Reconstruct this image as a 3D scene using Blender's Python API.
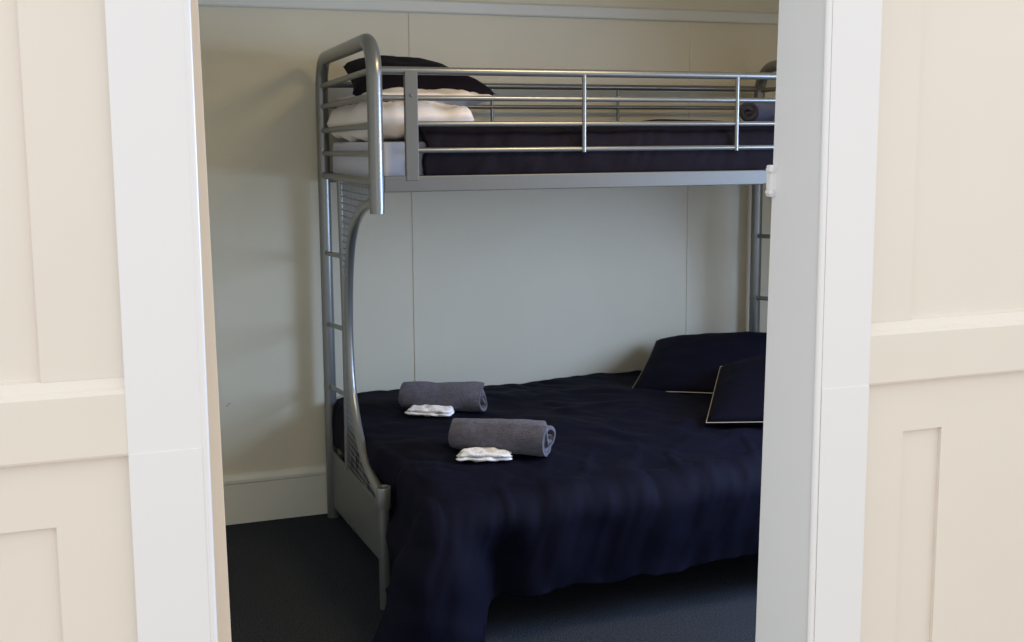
import bpy, bmesh, math, random
from mathutils import Vector, Matrix, noise
random.seed(7)
S = bpy.context.scene
for o in list(bpy.data.objects): bpy.data.objects.remove(o, do_unlink=True)
COL = S.collection
PI = math.pi

# ------------------------------------------------------------------ camera
CX, CD, CZ = -0.7489, 4.4332, 1.5272
YAW, PIT, ROL, FPX, PPX, PPY = 0.3369, 0.1275, -0.0067, 1100.45, -1.2, -38.715
cy, sy, cp, sp = math.cos(YAW), math.sin(YAW), math.cos(PIT), math.sin(PIT)
F = Vector((sy*cp, cy*cp, -sp)); R0 = Vector((cy, -sy, 0)); U0 = R0.cross(F)
cr, sr = math.cos(ROL), math.sin(ROL)
R_ = cr*R0 + sr*U0; U_ = -sr*R0 + cr*U0
cd = bpy.data.cameras.new('camera'); cam = bpy.data.objects.new('camera', cd); COL.objects.link(cam)
m = Matrix.Identity(4)
for i in range(3):
    m[i][0] = R_[i]; m[i][1] = U_[i]; m[i][2] = -F[i]
m.translation = Vector((CX, -CD, CZ)); cam.matrix_world = m
cd.sensor_width = 36; cd.sensor_fit = 'HORIZONTAL'; cd.lens = FPX*36/1024
cd.shift_x = -PPX/1024; cd.shift_y = PPY/1024; cd.clip_start = .05
S.camera = cam

# ------------------------------------------------------------------ light
S.view_settings.view_transform = 'Standard'; S.view_settings.look = 'None'
S.view_settings.gamma = 1; S.view_settings.use_curve_mapping = False
S.view_settings.exposure = 0.0
w = bpy.data.worlds.new('world'); S.world = w; w.use_nodes = True
bg = w.node_tree.nodes['Background']
bg.inputs[0].default_value = (1.0, 1.0, 1.0, 1); bg.inputs[1].default_value = 1.25
def area(name, loc, target, sx, sy_, power, col):
    l = bpy.data.lights.new(name, 'AREA'); l.shape = 'RECTANGLE'; l.size = sx; l.size_y = sy_
    l.energy = power; l.color = col
    o = bpy.data.objects.new(name, l); COL.objects.link(o); o.location = loc
    o.rotation_euler = (Vector(target)-Vector(loc)).to_track_quat('-Z', 'Z').to_euler()
    return o
# daylight entering by the side window of the bedroom
area('window_daylight', (2.56, -2.25, 1.42), (1.0, -2.15, .45), 1.1, 1.15, 74, (.44, .63, 1.0)).data.spread = math.radians(150)
# added warm fill below the ceiling, no real fitting; lifts the upper walls
area('warm_fill_light', (.9, -1.9, 2.36), (.9, -1.9, 0),  .6, .6, 20, (1.0, .76, .43))

# ------------------------------------------------------------------ materials
def mat(name, col, rough=.6, metal=0, bump=0, bscale=40, var=0, vscale=8, sheen=0, spec=.5, bdetail=4, col2=None):
    M = bpy.data.materials.new(name); M.use_nodes = True
    nt = M.node_tree; b = nt.nodes['Principled BSDF']
    b.inputs['Base Color'].default_value = (*col, 1); b.inputs['Roughness'].default_value = rough
    b.inputs['Metallic'].default_value = metal; b.inputs['Specular IOR Level'].default_value = spec
    if sheen:
        b.inputs['Sheen Weight'].default_value = sheen; b.inputs['Sheen Roughness'].default_value = .5
    tc = nt.nodes.new('ShaderNodeTexCoord')
    if var:
        n = nt.nodes.new('ShaderNodeTexNoise'); n.inputs['Scale'].default_value = vscale; n.inputs['Detail'].default_value = 5
        nt.links.new(tc.outputs['Object'], n.inputs['Vector'])
        mx = nt.nodes.new('ShaderNodeMix'); mx.data_type = 'RGBA'
        c2 = col2 if col2 else tuple(c*(1-var) for c in col)
        mx.inputs[6].default_value = (*c2, 1); mx.inputs[7].default_value = (*[min(1, c*(1+var*.4)) for c in col], 1)
        rp = nt.nodes.new('ShaderNodeMapRange'); rp.inputs[1].default_value = .35; rp.inputs[2].default_value = .65
        nt.links.new(n.outputs['Fac'], rp.inputs[0]); nt.links.new(rp.outputs[0], mx.inputs[0])
        nt.links.new(mx.outputs[2], b.inputs['Base Color'])
    if bump:
        n = nt.nodes.new('ShaderNodeTexNoise'); n.inputs['Scale'].default_value = bscale; n.inputs['Detail'].default_value = bdetail
        nt.links.new(tc.outputs['Object'], n.inputs['Vector'])
        bp = nt.nodes.new('ShaderNodeBump'); bp.inputs['Strength'].default_value = bump; bp.inputs['Distance'].default_value = .01
        nt.links.new(n.outputs['Fac'], bp.inputs['Height']); nt.links.new(bp.outputs['Normal'], b.inputs['Normal'])
    return M
M_WALL = mat('cream_wall_paint', (.72, .655, .50), .45, bump=.03, bscale=30, var=.03, vscale=2)
M_BAND = mat('white_rail_paint', (.72, .71, .64), .4, bump=.03)
M_SKIRT = mat('skirting_paint', (.74, .72, .62), .4, bump=.03)
M_HALL = mat('cream_panel_paint', (.775, .725, .655), .4, bump=.06, bscale=14, var=.02, vscale=4)
M_CASE = mat('white_gloss_paint', (.79, .80, .82), .3, bump=.05, bscale=12)
M_STOP = mat('shade_toned_stop', (.66, .55, .42), .5, bump=.03)  # warm beige puts the unlit look of the stop into its colour
M_CEIL = mat('ceiling_paint', (.78, .74, .62), .6)
M_CARPET = mat('charcoal_carpet', (.043, .047, .056), .95, bump=.9, bscale=260, var=.45, vscale=170, spec=.1)
M_HFLOOR = mat('hall_floor_timber', (.42, .33, .25), .4, bump=.05, var=.2)
M_STEEL = mat('silver_powder_coat', (.25, .255, .245), .30, metal=.65, bump=.03, bscale=200)
M_BEAM = mat('silver_flat_steel', (.15, .152, .142), .5, metal=.25, bump=.02, bscale=200)
M_DARKIN = mat('tube_inside', (.05, .05, .055), .6)
M_NAVY = mat('navy_cotton', (.0028, .0028, .0105), .8, bump=.35, bscale=9, spec=.12)
M_PLUM = mat('dark_plum_cotton', (.0075, .005, .009), .8, bump=.4, bscale=14, spec=.12)
M_PIPE = mat('cream_piping', (.45, .42, .36), .7)
M_WHITE = mat('white_cotton', (.84, .76, .70), .8, bump=.2, bscale=20)
M_SHEET = mat('white_fitted_sheet', (.66, .67, .74), .8, bump=.15, bscale=20)
M_TICK = mat('blue_mattress_ticking', (.10, .13, .28), .8)
M_TOWEL = mat('slate_terry', (.135, .13, .165), .95, bump=.8, bscale=220, var=.2, vscale=60, sheen=.15, spec=.1)
M_TOWELD = mat('plum_terry', (.07, .065, .095), .95, bump=.8, bscale=220, var=.2, vscale=60, sheen=.15, spec=.1)
M_CLOTH = mat('white_terry', (.88, .88, .90), .9, bump=.5, bscale=180, spec=.2)
M_GLASS = mat('window_glass', (.8, .9, 1), .05); M_GLASS.node_tree.nodes['Principled BSDF'].inputs['Transmission Weight'].default_value = 1

# ------------------------------------------------------------------ helpers
def obj(name, bm, m, parent=None, smooth=True, bevel=0, angle=40):
    me = bpy.data.meshes.new(name)
    bmesh.ops.recalc_face_normals(bm, faces=bm.faces)
    bm.to_mesh(me); bm.free()
    me.materials.append(m)
    if smooth:
        for p_ in me.polygons: p_.use_smooth = True
        me.set_sharp_from_angle(angle=math.radians(angle))
    o = bpy.data.objects.new(name, me); COL.objects.link(o)
    if parent: o.parent = parent
    if bevel:
        b = o.modifiers.new('bevel', 'BEVEL'); b.width = bevel; b.segments = 2; b.limit_method = 'ANGLE'
    return o
def tag(o, label=None, cat=None, group=None, kind=None):
    if label: o['label'] = label
    if cat: o['category'] = cat
    if group: o['group'] = group
    if kind: o['kind'] = kind
    return o
def empty(name, loc, label, cat, group=None):
    o = bpy.data.objects.new(name, None); COL.objects.link(o); o.location = loc; o.empty_display_size = .1
    return tag(o, label, cat, group)
def box(bm, x0, x1, y0, y1, z0, z1):
    v = [bm.verts.new((x, y, z)) for x in (x0, x1) for y in (y0, y1) for z in (z0, z1)]
    for f in ((0,1,3,2), (4,6,7,5), (0,4,5,1), (2,3,7,6), (0,2,6,4), (1,5,7,3)):
        bm.faces.new([v[i] for i in f])
def prism(bm, poly, x0, x1, axis='x'):
    """poly of (a,b) extruded along axis; axis x: (y,z)"""
    def P(t, a, b): return (t, a, b) if axis == 'x' else ((a, t, b) if axis == 'y' else (a, b, t))
    A = [bm.verts.new(P(x0, *q)) for q in poly]; B = [bm.verts.new(P(x1, *q)) for q in poly]
    bm.faces.new(A); bm.faces.new(B[::-1]); n = len(poly)
    for i in range(n): bm.faces.new((A[i], A[(i+1) % n], B[(i+1) % n], B[i]))
def tube(bm, pts, r, seg=14, caps=True, flat=None):
    pts = [Vector(p) for p in pts]; rings = []
    up = None
    for i, p in enumerate(pts):
        t = (pts[min(i+1, len(pts)-1)]-pts[max(i-1, 0)]).normalized()
        if up is None: up = Vector((1, 0, 0)) if abs(t.x) < .9 else Vector((0, 0, 1))
        u = (up - t*up.dot(t)).normalized(); v = t.cross(u); up = u
        rr = r[i] if isinstance(r, (list, tuple)) else r
        a_, b_ = (rr, rr) if not flat else (rr*flat[0], rr*flat[1])
        rings.append([bm.verts.new(p + u*a_*math.cos(2*PI*k/seg) + v*b_*math.sin(2*PI*k/seg)) for k in range(seg)])
    for a, b in zip(rings, rings[1:]):
        for k in range(seg): bm.faces.new((a[k], a[(k+1) % seg], b[(k+1) % seg], b[k]))
    if caps: bm.faces.new(rings[0][::-1]); bm.faces.new(rings[-1])
def spline(pts, n=8):
    P = [Vector(p) for p in pts]; out = []
    for i in range(len(P)-1):
        p0, p1, p2, p3 = P[max(i-1, 0)], P[i], P[i+1], P[min(i+2, len(P)-1)]
        for k in range(n):
            t = k/n
            out.append(.5*((2*p1)+(p2-p0)*t+(2*p0-5*p1+4*p2-p3)*t*t+(-p0+3*p1-3*p2+p3)*t**3))
    out.append(P[-1]); return out
def sstep(a, b, x):
    t = max(0, min(1, (x-a)/(b-a))); return t*t*(3-2*t)
def nz(x, y, z=0): return noise.noise(Vector((x, y, z)))

# ------------------------------------------------------------------ setting
YD = -3.33                      # hall face of the door wall
YB = -3.235                     # bedroom face of the door wall
XL, XR_, ZC = -1.0, 2.62, 2.55
def struct(name, bm, m, parent=None, **k):
    o = obj(name, bm, m, parent, **k)
    if not parent: o['kind'] = 'structure'
    return o
bm = bmesh.new(); box(bm, XL-.1, XR_+.1, 0, .1, 0, ZC); back = struct('wall_back', bm, M_WALL, smooth=False)
# plasterboard joint battens
for sx in (.376, 1.656):
    bm = bmesh.new(); box(bm, sx-.0035, sx+.0035, -.003, .001, .2, 2.05); obj('cover_strip', bm, M_WALL, back, smooth=False)
bm = bmesh.new()
box(bm, -.404, -.396, -.0012, .001, .484, .489); box(bm, -.398, -.385, -.001, .001, .493, .496)
o = obj('scuff_mark', bm, mat('scuff', (.36, .36, .33), .7), back, smooth=False)
bm = bmesh.new(); prism(bm, [(.0, 2.046), (-.016, 2.046), (-.02, 2.052), (-.02, 2.09), (-.012, 2.098), (0, 2.098)], XL, XR_)
struct('trim_1', bm, M_BAND, smooth=False)
bm = bmesh.new(); prism(bm, [(.0, 0), (-.018, 0), (-.018, .165), (-.022, .17), (-.022, .182), (-.012, .2), (0, .203)], XL, XR_)
struct('baseboard_back', bm, M_SKIRT, smooth=False)
bm = bmesh.new(); box(bm, XL-.1, XL, YB, 0, 0, ZC); struct('wall_left', bm, M_WALL, smooth=False)
# right wall with window opening
wy0, wy1, wz0, wz1 = -2.85, -1.65, .82, 2.05
bm = bmesh.new()
box(bm, XR_, XR_+.1, YB, wy0, 0, ZC); box(bm, XR_, XR_+.1, wy1, 0, 0, ZC)
box(bm, XR_, XR_+.1, wy0, wy1, 0, wz0); box(bm, XR_, XR_+.1, wy0, wy1, wz1, ZC)
struct('wall_right', bm, M_WALL, smooth=False)
bm = bmesh.new()
for (a, b, c, d) in ((wy0, wy0+.05, wz0, wz1), (wy1-.05, wy1, wz0, wz1), (wy0, wy1, wz0, wz0+.05), (wy0, wy1, wz1-.05, wz1), (wy0, wy1, 1.41, 1.45)):
    box(bm, XR_+.01, XR_+.06, a, b, c, d)
struct('window_1', bm, M_CASE, smooth=False)
bm = bmesh.new(); box(bm, XL-.1, XR_+.1, YB, .1, -.05, 0); struct('floor', bm, M_CARPET, smooth=False)
bm = bmesh.new(); box(bm, XL-.1, XR_+.1, YD, .1, ZC, ZC+.06); struct('ceiling', bm, M_CEIL, smooth=False)
bm = bmesh.new(); box(bm, -5, 5, -7.5, YB, -.052, -.002); struct('floor_hall', bm, M_HFLOOR, smooth=False)

# door wall: core slab, opening X -.700 .. .031
OX0, OX1, OZ = -.690, .031, 2.14
YC = YD+.016                    # plane of the wall core, hall side
bm = bmesh.new()
box(bm, -3.2, OX0, YC, YB, 0, ZC); box(bm, OX1, 3.2, YC, YB, 0, ZC); box(bm, OX0, OX1, YC, YB, OZ, ZC)
struct('wall_front', bm, M_HALL, smooth=False)
# panelling boards, hall side
YS = YD+.010                    # stile face
YRAIL = YD+.001                 # dado rail face
def board(name, x0, x1, z0, z1, y=YS, ch=.004):
    bm = bmesh.new(); box(bm, x0, x1, y, YC+.002, z0, z1)
    return struct(name, bm, M_HALL, smooth=False, bevel=ch)
def dado(name, x0, x1):
    bm = bmesh.new(); prism(bm, [(YC+.002, 1.2265), (YRAIL+.001, 1.2265), (YRAIL, 1.229), (YRAIL, 1.288), (YRAIL+.002, 1.292), (YRAIL+.005, 1.294), (YS+.0005, 1.303), (YC+.002, 1.305)], x0, x1)
    return struct(name, bm, M_HALL, smooth=False)
CL0, CL1 = -.757, -.688         # left casing
CR0, CR1 = .034, .102           # right casing
dado('trim_2', -3.0, CL0); dado('trim_3', CR1, 3.0)
def frame_boards(name, lst):
    bm = bmesh.new()
    for (x0, x1, z0, z1) in lst: box(bm, x0, x1, YS, YC+.002, z0, z1)
    return struct(name, bm, M_HALL, smooth=False)
frame_boards('trim_4', [(-.832, CL0, 1.303, 2.4), (-1.60, -1.50, 1.303, 2.4)])
frame_boards('trim_5', [(CR1, .168, 1.303, 2.4), (.86, .95, 1.303, 2.4)])
frame_boards('trim_6', [(-3.0, CL0, 1.160, 1.228), (-.826, CL0, .22, 1.160), (-1.50, -1.42, .22, 1.160)])
frame_boards('trim_7', [(CR1, 3.0, 1.161, 1.228), (CR1, .164, .22, 1.161), (.2235, 3.0, .22, 1.161)])
# casings, with a shallow joint level with the dado rail
for nm, x0, x1, inner in (('trim_20', CL0, CL1, 1), ('trim_21', CR0, CR1, -1)):
    bm = bmesh.new()
    e = x1 if inner > 0 else x0
    prof = [(x0, YC+.002), (x0, YD), (x1, YD), (x1, YC+.002)]
    box(bm, x0, x1, YD, YC+.002, 1.2275, 2.14)
    box(bm, x0, x1, YD-.0007, YC+.002, 0, 1.2275)
    struct(nm, bm, M_CASE, smooth=False)
bm = bmesh.new(); box(bm, CL0, CR1, YD, YC+.002, 2.14, 2.22); struct('trim_22', bm, M_CASE, smooth=False)
# round bead on the inner casing edge + jamb linings
for nm, xb in (('trim_23', CL1+.003), ('trim_24', CR0-.004)):
    bm = bmesh.new(); tube(bm, [(xb, YD+.003, 0), (xb, YD+.003, 2.14)], .0045, 12); struct(nm, bm, M_CASE)
bm = bmesh.new(); box(bm, OX0-.001, OX0+.006, YD+.004, YB-.004, 0, OZ); struct('trim_25', bm, M_CASE, smooth=False)
bm = bmesh.new(); box(bm, OX1-.001, OX1+.012, YD+.004, -3.20, 0, OZ)
for v in bm.verts:
    if v.co.y > -3.21: v.co.y = -3.203-.0247*(v.co.z-.85)
jamb = struct('trim_26', bm, M_CASE, smooth=False)
bm = bmesh.new(); box(bm, OX0, OX1, YD+.004, YB-.004, OZ-.008, OZ+.002); struct('trim_27', bm, M_CASE, smooth=False)
# planted stop on the left jamb
bm = bmesh.new(); box(bm, OX0+.004, -.66, -3.27, -3.24, 0, OZ)
for v in bm.verts:
    if v.co.x > -.67: v.co.x = -.6628-.0105*(v.co.z-1.0)
struct('trim_28', bm, M_STOP, smooth=False, bevel=.001)
# painted striker / hinge plate at the bedroom edge of the right jamb
bm = bmesh.new(); box(bm, .023, .034, -3.226, -3.214, 1.455, 1.495)
box(bm, .020, .027, -3.229, -3.217, 1.458, 1.464); box(bm, .020, .027, -3.229, -3.217, 1.486, 1.492)
obj('hinge', bm, M_CASE, jamb, bevel=.0015)

# ------------------------------------------------------------------ bunk bed
LX = 1.967; YR = -.075; YF = -1.028
bed = empty('bunk_bed', (0, 0, 0), 'silver tubular steel bunk bed with hooped ends and guard rails against the cream wall', 'bunk bed')
def end_frame():
    bm = bmesh.new()
    # hoop: rear leg to the floor, over the top and down to the open front post
    zt = 1.846; rc = .115
    pts = [(0, YR, .004), (0, YR, .6), (0, YR, 1.2), (0, YR, zt-rc)]
    for k in range(1, 9):
        a = k/8*PI/2; pts.append((0, YR-rc+rc*math.cos(a), zt-rc+rc*math.sin(a)))
    for k in range(0, 9):
        a = k/8*PI/2; pts.append((0, YF+rc-rc*math.sin(a), zt-rc+rc*math.cos(a)))
    pts += [(0, YF, 1.5), (0, YF, 1.318)]
    tube(bm, pts, .0245, 18)
    # short tube set inside the open end
    tube(bm, [(0, YF, 1.32), (0, YF, 1.304)], .0235, 18)
    # lower front leg
    tube(bm, [(0, YF+.0, .004), (0, YF, .2), (0, YF, .40)], .0195, 16)
    # swooping tube between upper post and lower leg
    cur = [(0, -1.02, 1.338), (0, -.93, 1.330), (0, -.83, 1.312), (0, -.735, 1.28), (0, -.66, 1.238), (0, -.60, 1.18), (0, -.555, 1.10), (0, -.525, 1.00),
           (0, -.508, .88), (0, -.510, .77), (0, -.53, .66), (0, -.572, .58), (0, -.64, .505), (0, -.72, .45), (0, -.82, .41), (0, -.92, .388), (0, -1.01, .378)]
    tube(bm, spline(cur, 5), .0165, 14)
    # straight inner upright
    tube(bm, [(0, -.405, 1.40), (0, -.42, 1.2), (0, -.437, .9), (0, -.437, .6), (0, -.425, .30)], .0125, 12)
    fr = obj('end_frame', bm, M_STEEL, bed)
    fr['label'] = 'hooped end of bent steel tube with swooping brace'
    for z in (1.748, 1.668, 1.576, 1.488):
        bm = bmesh.new(); tube(bm, [(0, YR, z-.003), (0, YF, z+.003)], .0105, 10); obj('end_rail', bm, M_STEEL, fr)
    bm = bmesh.new(); tube(bm, [(0, YR, 1.399), (0, YF, 1.402)], .0135, 12); obj('end_rail', bm, M_STEEL, fr)
    for z0, z1 in ((1.094, 1.113), (.810, .840), (.553, .592)):
        bm = bmesh.new(); tube(bm, [(0, YR-.0, z0-.004), (0, -.437, z1)], .0095, 10); tube(bm, [(-.024, YR, z0-.004), (.0, YR, z0-.004)], .010, 10)
        obj('rung', bm, M_STEEL, fr)
    # bolt heads on the rear leg
    # sheet panel
    bm = bmesh.new()
    prism(bm, [(-.09, .052), (-1.012, .150), (-1.012, .338), (-.09, .284)], -.003, .003)
    tube(bm, [(0, -.09, .284), (0, -1.012, .338)], .007, 8)
    for t in (.38, .50):
        yy = -.09-.92*t; zz = .05+.10*t+.012
        tube(bm, [(-.010, yy, zz), (.0, yy, zz)], .006, 8)
    obj('end_panel', bm, M_BEAM, fr)
    # wire mesh, top and bottom of the brace
    def inner_y(z): return -.405-.032*sstep(1.4, .9, z) if z > .9 else -.437+.012*sstep(.6, .3, z)
    from bisect import bisect
    C = [(p[2], p[1]) for p in cur][::-1]
    def outer_y(z):
        for (za, ya), (zb, yb) in zip(C, C[1:]):
            if za <= z <= zb: return ya+(yb-ya)*(z-za)/(zb-za)
        return None
    for (za, zb) in ((1.04, 1.392), (.300, .60)):
        bm = bmesh.new(); z = za+.01
        while z < zb:
            yo = outer_y(z)
            if yo is None:
                yo = YF if z > 1.2 else -.98*((z-.28)/.1) if z < .0 else (YF+.01)
                if z < .378: yo = -.425-(z-.300)*(.56/.036) if z < .336 else YF+.01
            if inner_y(z)-yo > .01:
                tube(bm, [(0, inner_y(z), z), (0, yo, z)], .0022, 6)
            z += .0235
        y = -.46
        while y > -1.0:
            # vertical wires from curve outwards
            if za > 1:
                zc = [zz/1000 for zz in range(1040, 1340, 4) if (outer_y(zz/1000) or 0) >= 0 or (outer_y(zz/1000) is not None and outer_y(zz/1000) <= y)]
                lo = min(zc) if zc else 1.34
                tube(bm, [(0, y, lo), (0, y, 1.395)], .0022, 6)
            else:
                zc = [zz/1000 for zz in range(380, 600, 4) if outer_y(zz/1000) is not None and outer_y(zz/1000) <= y]
                hi = max(zc) if zc else .385
                lo = .284+(-.09-y)/.922*.054
                if hi > lo: tube(bm, [(0, y, lo), (0, y, hi)], .0022, 6)
            y -= .0235
        wm = obj('wire_mesh', bm, M_STEEL, fr); wm['label'] = 'square wire mesh infill'
    # open collar on top of the lower leg
    bm = bmesh.new()
    ring = [(.0245, .345), (.0255, .352), (.0255, .410), (.0245, .416), (.0205, .416), (.0195, .412), (.0195, .400), (0.001, .398)]
    seg = 20; rows = [[bm.verts.new((r*math.cos(2*PI*k/seg), YF+r*math.sin(2*PI*k/seg), z)) for k in range(seg)] for r, z in ring]
    for a, b in zip(rows, rows[1:]):
        for k in range(seg): bm.faces.new((a[k], a[(k+1) % seg], b[(k+1) % seg], b[k]))
    obj('leg_collar', bm, M_STEEL, fr)
    return fr
fr = end_frame()
def copy_part(o, parent, dx):
    c = o.copy(); COL.objects.link(c); c.parent = parent; c.location = o.location + Vector((dx, 0, 0))
    for ch in [q for q in bpy.data.objects if q.parent == o]:
        d = ch.copy(); COL.objects.link(d); d.parent = c
    return c
copy_part(fr, bed, LX)

# front guard rail: four rails, a wide flat upright and two thin ones
def rail(z, x0, x1, r, y, parent, nm='rail'):
    bm = bmesh.new(); tube(bm, [(x0, y, z), (x1, y, z)], r, 12); return obj(nm, bm, M_STEEL, parent)
bm = bmesh.new(); tube(bm, [(0, YF, 1.748), (LX, YF, 1.748)], .0125, 14); g = obj('guard_rail', bm, M_STEEL, bed)
rail(1.664, 0, LX, .0085, YF, g); rail(1.583, .11, LX-.11, .0085, YF, g); rail(1.500, .11, LX-.11, .0085, YF, g)
for x in (.114, LX-.114):
    bm = bmesh.new(); box(bm, x-.0205, x+.0205, YF-.014, YF+.006, 1.405, 1.747); 
    tube(bm, [(x, YF-.0165, 1.672), (x, YF-.012, 1.672)], .006, 10)
    o = obj('flat_upright', bm, M_BEAM, g, smooth=False, bevel=.003)
for x in (.703, 1.281):
    bm = bmesh.new(); tube(bm, [(x, YF-.006, 1.490), (x, YF-.006, 1.742)], .0075, 10); obj('upright', bm, M_STEEL, g)
# front beam
bm = bmesh.new(); box(bm, .022, LX-.022, YF-.012, YF+.012, 1.370, 1.420); obj('side_beam', bm, M_BEAM, bed, smooth=False, bevel=.003)
bm = bmesh.new(); box(bm, .0, LX, YR-.012, YR+.012, 1.370, 1.412); obj('side_beam', bm, M_BEAM, bed, smooth=False, bevel=.003)
# rear guard
bm = bmesh.new(); tube(bm, [(0, YR, 1.752), (LX, YR, 1.752)], .0125, 14); g2 = obj('guard_rail', bm, M_STEEL, bed)
rail(1.668, 0, LX, .0085, YR, g2); rail(1.583, 0, LX, .0085, YR, g2)
for x in (.700, 1.270):
    bm = bmesh.new(); tube(bm, [(x, YR, 1.41), (x, YR, 1.748)], .0065, 10); obj('upright', bm, M_STEEL, g2)
# slats, lower rails
for k in range(13):
    x = .1+k*(LX-.2)/12
    bm = bmesh.new(); box(bm, x-.02, x+.02, YF+.01, YR-.01, 1.385, 1.397); obj('slat', bm, M_BEAM, bed, smooth=False)
for y in (YR-.0, YF, -1.30):
    bm = bmesh.new(); tube(bm, [(.0 if y > -1.2 else .09, y, .245), (LX if y > -1.2 else LX-.07, y, .245)], .0165, 12); obj('lower_rail', bm, M_STEEL, bed)
for k in range(9):
    x = .1+k*(LX-.2)/8
    bm = bmesh.new(); box(bm, x-.025, x+.025, -1.30, YR, .259, .271); obj('slat', bm, M_BEAM, bed, smooth=False)

# ------------------------------------------------------------------ soft things
def mattress(name, x0, x1, y0, y1, z0, z1, m, label, m2=None):
    bm = bmesh.new(); box(bm, x0, x1, y0, y1, z0, z1)
    bmesh.ops.subdivide_edges(bm, edges=bm.edges, cuts=10, use_grid_fill=True)
    for v in bm.verts:
        v.co += v.co.normalized()*.004*nz(v.co.x*6, v.co.y*6, v.co.z*6)
    o = obj(name, bm, m, bevel=0, angle=80)
    b = o.modifiers.new('bevel', 'BEVEL'); b.width = .02; b.segments = 3; b.limit_method = 'ANGLE'; b.angle_limit = 1
    tag(o, label, 'mattress')
    return o
mattress('mattress', .045, 1.925, -1.32, -.09, .272, .43, M_SHEET, 'wide lower mattress beneath the big navy duvet')
um = mattress('mattress', .03, 1.935, -.985, -.10, 1.399, 1.528, M_SHEET, 'narrow white-sheeted mattress on the upper bunk')
bm = bmesh.new(); box(bm, .026, 1.0, -.992, -.96, 1.412, 1.420); obj('piping', bm, M_TICK, um, smooth=False)['label'] = 'blue lower seam of mattress'

def pillow(name, c, th, m, label, cat='pillow', n=30, seed=0, piping=False, pinch=.06, wr=.006, group=None, droop=0, full=0):
    """c: corners FL, FR, BR, BL (world)."""
    FL, FR, BR, BL = [Vector(p) for p in c]
    ctr = (FL+FR+BR+BL)/4
    N = ((FR-FL).cross(BL-FL)).normalized()
    bm = bmesh.new(); top, bot = [], []
    def pos(i, j, side):
        u, v = i/n, j/n; U, V = 2*u-1, 2*v-1
        # edges pull inward between the corners
        iu = U*(1-pinch*(1-V*V)); iv = V*(1-pinch*(1-U*U))
        a, b = (iu+1)/2, (iv+1)/2
        p = (FL*(1-a)+FR*a)*(1-b)+(BL*(1-a)+BR*a)*b
        h = ((1-U**(8 if full else 4))*(1-V**(8 if full else 4)))**(.42 if full else .5) if max(abs(U), abs(V)) < 1 else 0
        h *= .75+.25*math.cos(U*1.3)*math.cos(V*1.3)
        w_ = wr*(nz(a*5+seed, b*5, side)+.6*abs(nz(a*11+seed*2, b*9, side+4)))*min(1, h*2)
        return p + N*side*(th/2*h) + N*w_*side - Vector((0, 0, droop*(U*U+V*V)/2))
    for side, grid in ((1, top), (-1, bot)):
        for j in range(n+1):
            row = []
            for i in range(n+1):
                if side < 0 and (i in (0, n) or j in (0, n)): row.append(top[j][i])
                else: row.append(bm.verts.new(pos(i, j, side)-ctr))
            grid.append(row)
    for grid in (top, bot):
        for j in range(n):
            for i in range(n): bm.faces.new((grid[j][i], grid[j][i+1], grid[j+1][i+1], grid[j+1][i]))
    edge = []
    for i in range(n): edge.append(top[0][i].co.copy())
    for j in range(n): edge.append(top[j][n].co.copy())
    for i in range(n, 0, -1): edge.append(top[n][i].co.copy())
    for j in range(n, 0, -1): edge.append(top[j][0].co.copy())
    edge.append(edge[0])
    o = obj(name, bm, m, angle=180); o.location = ctr
    tag(o, label, cat, group)
    if piping:
        bm = bmesh.new(); tube(bm, edge, .0017, 6); q = obj('piping', bm, M_PIPE, o); q['label'] = 'cream piping around the edge'
    return o

# upper bunk pillows
pillow('pillow', [(.0, -.93, 1.598), (.355, -.95, 1.598), (.42, -.14, 1.598), (.0, -.14, 1.598)], .135, M_WHITE,
       'plump white pillow lying directly on the upper mattress, lowest of the stack', seed=3, pinch=.02, wr=.026, full=1)
pillow('pillow', [(.015, -.86, 1.684), (.455, -.88, 1.672), (.49, -.16, 1.684), (.03, -.16, 1.690)], .055, M_WHITE,
       'thin white pillow sandwiched between plump white pillow and dark one', seed=9, pinch=.05, wr=.018)
pillow('pillow', [(.0, -.68, 1.69), (.50, -.74, 1.690), (.43, -.20, 1.80), (.06, -.20, 1.815)], .15, M_PLUM,
       'dark plum pillow tilted on top of the white pillows of the upper bunk', seed=14, pinch=.07)

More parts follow.
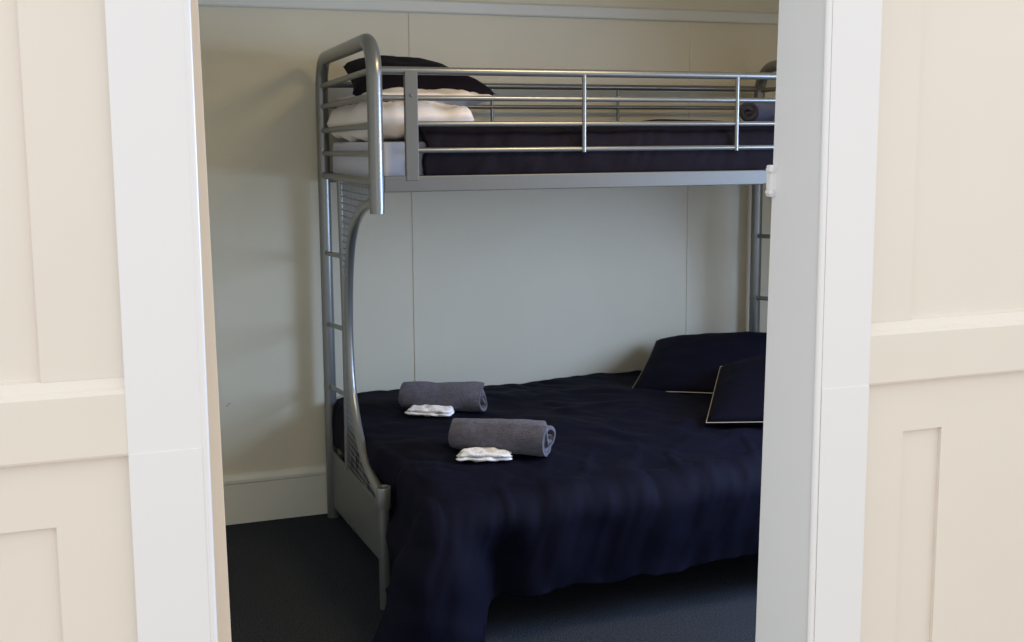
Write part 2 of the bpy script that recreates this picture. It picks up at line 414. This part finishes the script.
# upper duvet : wraps the mattress and hangs inside the front rails
def upper_duvet():
    bm = bmesh.new(); nx, x0, x1 = 150, .158, 1.93
    prof = [(-.11, 1.46), (-.10, 1.52), (-.13, 1.556), (-.22, 1.566), (-.40, 1.57), (-.60, 1.572), (-.80, 1.572), (-.92, 1.568), (-.975, 1.555), (-1.000, 1.53), (-1.006, 1.50), (-1.006, 1.47), (-1.004, 1.44), (-1.0, 1.418), (-.985, 1.416)]
    pr = [(p.x, p.y) for p in spline([(a, b, 0) for a, b in prof], 3)]
    rows = []
    for i in range(nx+1):
        x = x0+(x1-x0)*i/nx; row = []
        for j, (y, z) in enumerate(pr):
            fr_ = sstep(.5, .75, j/len(pr))
            d = .012*nz(x*9, j*.06, 2)+.020*abs(nz(x*22+j*.16, j*.10, 5))
            xs = x+.014*nz(j*.3, 7, x*3)*(1 if i < 4 else .2)
            if fr_ > 0: y2 = y + min(.0, 0) - d*.6 + .004
            else: y2 = y
            z2 = z + (1-fr_)*(.016*nz(x*3, y*3, 1)+.004*nz(x*12, y*10))+ .018*math.exp(-((x-1.22)/.16)**2)*(1-fr_)
            row.append(bm.verts.new((xs, max(y2, -1.0135), z2)))
        rows.append(row)
    for a, b in zip(rows, rows[1:]):
        for k in range(len(a)-1): bm.faces.new((a[k], a[k+1], b[k+1], b[k]))
    o = obj('duvet', bm, M_PLUM, angle=180)
    sdf = o.modifiers.new('solid', 'SOLIDIFY'); sdf.thickness = .014; sdf.offset = 1
    return tag(o, 'dark plum duvet covering the narrow upper bunk mattress', 'duvet')
ud = upper_duvet()

# lower duvet : one quilt surface over the wide mattress, corner hanging to the floor
def lower_duvet():
    bm = bmesh.new()
    X0, X1, YBk, YFr = .035, 1.93, -.045, -1.34
    na = 230
    A = [-.30+ k*(.30)/26 for k in range(26)] + [k*(X1-X0)/na for k in range(na+1)]      # distance past left edge (neg) .. across
    LT = YBk-YFr
    nb, ns = 110, 64
    B = [k*LT/nb for k in range(nb)] + [LT + k*.62/ns for k in range(ns+1)]
    def top(x, y):
        z = .478 + .020*nz(x*2.2+3, y*2.2) + .010*nz(x*5, y*5, 3)
        z += .012*sstep(.0, -.4, y)*sstep(-1.3, -.9, y)
        z -= .030*sstep(-1.12, -1.34, y)
        z -= .012*sstep(.15, .03, x)
        # soft pulled folds running towards the front right
        f = math.sin((x*1.0+y*1.4)*21+2.5*nz(x*2, y*2, 8))
        z += .0050*max(0, f)*sstep(-.85, -1.25, y)*sstep(.3, .7, x)
        z += .0045*abs(nz(x*10+y*9, y*5-x*3, 1))*2
        z += .012*max(0, 1-abs(3*nz(x*3.2-y*1.2, y*4.2+x*1.5, 12))-.2)*sstep(.25, .7, x)
        z += .009*max(0, 1-abs(3*nz(x*6-y*6, y*3+x*4, 15))-.3)*sstep(-.9, -1.25, y)
        return z
    rows = []
    for a in A:
        row = []
        for b in B:
            da = max(0, -a); db = max(0, b-LT)
            x = X0+max(0, a); y = YBk-min(b, LT)
            zt = top(x, y)
            free = sstep(-1.00, -1.12, y)                       # past the bed leg the quilt hangs free
            if db > 0: free = 1
            tuck = .215
            da_ = da if free > .5 else da
            corner = sstep(.34, .04, x) if db > 0 else free
            # hem length
            r = math.hypot(da*(free if da else 1) + (1-free)*min(da, tuck)*1.0, db)
            hem = .355 + .02*nz(x*4, 3, 1)*sstep(.15, .4, x) + (.62-.355)*sstep(.235, .165, x)
            if r <= 1e-6:
                row.append(bm.verts.new((x+.045*sstep(-.80, -1.0, y)*sstep(.14, 0, x), y, zt))); continue
            dirx = -(da)/max(1e-6, math.hypot(da, db)); diry = -(db)/max(1e-6, math.hypot(da, db))
            t = r*(hem/.62) if db > 0 else r
            if db > 0 and da > 0: t = r
            # rounded shoulder then fall
            rad = .085
            if t < rad*PI/2:
                ang = t/rad; out = rad*math.sin(ang); dz = rad*(1-math.cos(ang))
            else:
                out = rad; dz = rad + (t-rad*PI/2)
            if db == 0 and free < .5: out *= .12*(1-free*2)+.10
            elif db == 0: out *= .28
            z = zt-dz
            low = sstep(.42, .05, z)
            if db > 0:
                # column bulge at the corner, recess right of it, folds further right
                bul = .060*sstep(.22, .10, x)*sstep(.44, .22, z)
                bul -= .055*math.exp(-((x-.275)/.06)**2)*sstep(.43, .25, z)*1.3
                fold = math.sin(x*17+1.3*nz(x*3, z*3, 2)+ (.43-z)*2.0)*.5+math.sin(x*31+(.43-z)*5+2*nz(x*4, 2, 1))*.22
                bul += .013*fold*sstep(.46, .30, z)*sstep(.30, .5, x)
                bul += .010*nz(x*12, z*7, 4)
                rd = 1-abs(2*nz(x*7+(.45-z)*-3.5, z*1.6, 6)); bul += .022*max(0, rd-.35)*sstep(.47, .40, z)*sstep(.20, .05, z)*sstep(-.02, .2, x)
                rd = 1-abs(2*nz(x*16+(.45-z)*5, z*2, 9)); bul += .005*max(0, rd-.3)*sstep(.48, .43, z)
                bul -= .05*low*sstep(.25, .5, x)                # tucks back under towards the hem
                out += bul
                zf = .012
                if z < zf: out += (zf-z)*.35; z = zf+.006*nz(x*14, b*20, 2)
            px = x+dirx*out*(1 if db > 0 else 1); py = y+diry*out
            if db > 0:
                px -= .010*sstep(.30, .03, x)*sstep(.46, .15, z)
            if da > 0 and db == 0:
                px += .0
                if free < .5 : z = max(z, zt-tuck)
                if z < .012: z = .012
                px += .004*nz(y*14, z*10, 1)
            if da > 0 and db > 0:
                ww = (da/.30)**1.4; px += (-dirx)*out*.55 - .15*sstep(.24, .0, z)*ww
            px += .045*sstep(-.80, -1.0, y)*sstep(.14, 0, x)*sstep(.26, .36, z)
            row.append(bm.verts.new((px, py, z)))
        rows.append(row)
    for a, b in zip(rows, rows[1:]):
        for k in range(len(a)-1): bm.faces.new((a[k], a[k+1], b[k+1], b[k]))
    o = obj('duvet', bm, M_NAVY, angle=180)
    sdf = o.modifiers.new('solid', 'SOLIDIFY'); sdf.thickness = .016; sdf.offset = 1
    return tag(o, 'big navy blue duvet over the wide lower bed, one corner hanging to the carpet', 'duvet')
ld = lower_duvet()

# lower pillows
pillow('pillow', [(1.165, -.44, .512), (1.58, -.80, .535), (1.90, -.36, .69), (1.46, -.085, .642)], .13, M_NAVY,
       'navy piped pillow against the cream wall, behind the nearer one', seed=21, piping=True, pinch=.03)
pillow('pillow', [(1.165, -1.06, .530), (1.60, -1.32, .56), (1.90, -.80, .70), (1.475, -.62, .625)], .12, M_NAVY,
       'navy piped pillow at the front edge beside the door jamb, overlapping the other', seed=27, piping=True, pinch=.0)

def towel_roll(A, B, r, m, label, turns=4.2, seed=0, group='rolled bath towels', flatz=.92):
    A, B = Vector(A), Vector(B); ax = (B-A); L = ax.length; ax.normalize()
    up = Vector((0, 0, 1)); sd = ax.cross(up).normalized(); up = sd.cross(ax)
    ctr = (A+B)/2; bm = bmesh.new()
    nt, nl = int(turns*26), 22; r0 = .006
    pitch = (r-r0)/turns; th = pitch*.86
    rows = []
    for i in range(nt+1):
        t = i/nt; ang = t*turns*2*PI+seed - .9
        rr = r0+(r-r0)*t
        row = []
        tele = .010*math.sin(ang*.5+seed)+.006*math.sin(ang*1.7)
        for j in range(nl+1):
            s = j/nl
            l = (s-.5)*(L+2*tele*(1 if s > .5 else -.5)) 
            k = .88+.14*s+.05*nz(s*3+seed, ang*.3)*t + .05*nz(s*7, math.cos(ang)*1.5, math.sin(ang)*1.5+seed)*t - .05*(abs(2*s-1)**10)
            for q in (0,): pass
            o_ = (rr*k); i_ = max(.001, rr*k-th)
            e = []
            for R in (o_, i_):
                e.append(ax*l + sd*(R*math.cos(ang)) + up*(R*math.sin(ang)*flatz))
            row.append((bm.verts.new(e[0]), bm.verts.new(e[1])))
        rows.append(row)
    for a, b in zip(rows, rows[1:]):
        for j in range(nl):
            bm.faces.new((a[j][0], a[j+1][0], b[j+1][0], b[j][0])); bm.faces.new((a[j][1], b[j][1], b[j+1][1], a[j+1][1]))
        for j in (0, nl): bm.faces.new((a[j][0], b[j][0], b[j][1], a[j][1]))
    for rw in (rows[0], rows[-1]):
        for j in range(nl): bm.faces.new((rw[j][0], rw[j+1][0], rw[j+1][1], rw[j][1]))
    o = obj('rolled_towel', bm, m, angle=50); o.location = ctr
    return tag(o, label, 'towel', group)
towel_roll((.262, -.965, .556), (.525, -1.155, .560), .073, M_TOWEL, 'slate grey rolled towel on the navy duvet, the nearer one, above a white cloth', seed=.5)
towel_roll((.220, -.395, .545), (.492, -.55, .545), .066, M_TOWEL, 'slate grey rolled towel on the navy duvet, the farther one by the wall', seed=2.1)
towel_roll((1.445, -.84, 1.638), (1.80, -.58, 1.64), .056, M_TOWELD, 'dark rolled towel on the upper bunk at the far end', seed=3)

def face_cloth(c, lx, ly, rot, label, seed):
    bm = bmesh.new(); n = 26
    def P(u, v, side, lay):
        sc = 1-.07*lay
        U, V = u*(1-.10*abs(nz(v*3, seed, 1))-.06*V_(u, v)), v
        x = U*lx/2*sc*(1+.12*nz(v*2.2, seed, 3)); y = v*ly/2*sc*(1+.25*nz(u*2.3, seed, lay))
        h = (max(0, (1-abs(u)**5)*(1-abs(v)**5)))**.4
        z = lay*.009+(.006*side*h)+.009*nz(u*3+seed, v*3, lay*.3)*h + .005*h*lay
        return Vector((x, y, z))
    def V_(u, v): return v*v
    for lay in (0, 1):
        g = {}
        for side in (1, -1):
            for i in range(n+1):
                for j in range(n+1):
                    ed = i in (0, n) or j in (0, n)
                    if side < 0 and ed: g[(side, i, j)] = g[(1, i, j)]; continue
                    p = P(2*i/n-1, 2*j/n-1, side, lay)
                    if lay: p += Vector((.004, .003, 0))
                    g[(side, i, j)] = bm.verts.new(p)
            for i in range(n):
                for j in range(n): bm.faces.new([g[(side, i+a, j+b)] for a, b in ((0, 0), (1, 0), (1, 1), (0, 1))])
    o = obj('face_cloth', bm, M_CLOTH, angle=180); o.location = c; o.rotation_euler = (0, 0, rot)
    return tag(o, label, 'face cloth', 'folded white face cloths')
face_cloth((.318, -1.115, .505), .185, .085, math.radians(-20), 'folded white face cloth in front of the nearer grey towel roll', 1.3)
face_cloth((.296, -.525, .503), .185, .085, math.radians(-34), 'folded white face cloth in front of the farther grey towel roll', 5.1)

# set the loose things down on the quilts they lie on
bpy.context.view_layer.update(); dg = bpy.context.evaluated_depsgraph_get()
def rest(o, on, sink=.003):
    oe = on.evaluated_get(dg); zs = []
    mw = o.matrix_world; vs = [mw @ v.co for v in o.data.vertices]
    gap = 9
    for v in vs[::3]:
        hit, loc, n, i = oe.ray_cast(Vector((v.x, v.y, 1.2 if on is ld else 2.2)), Vector((0, 0, -1)))
        if hit: gap = min(gap, v.z-loc.z)
    if gap < 9: o.location.z -= gap+sink
for o in bpy.data.objects:
    if o.name.startswith(('rolled_towel', 'face_cloth')):
        rest(o, ud if o.location.z > 1.2 else ld)
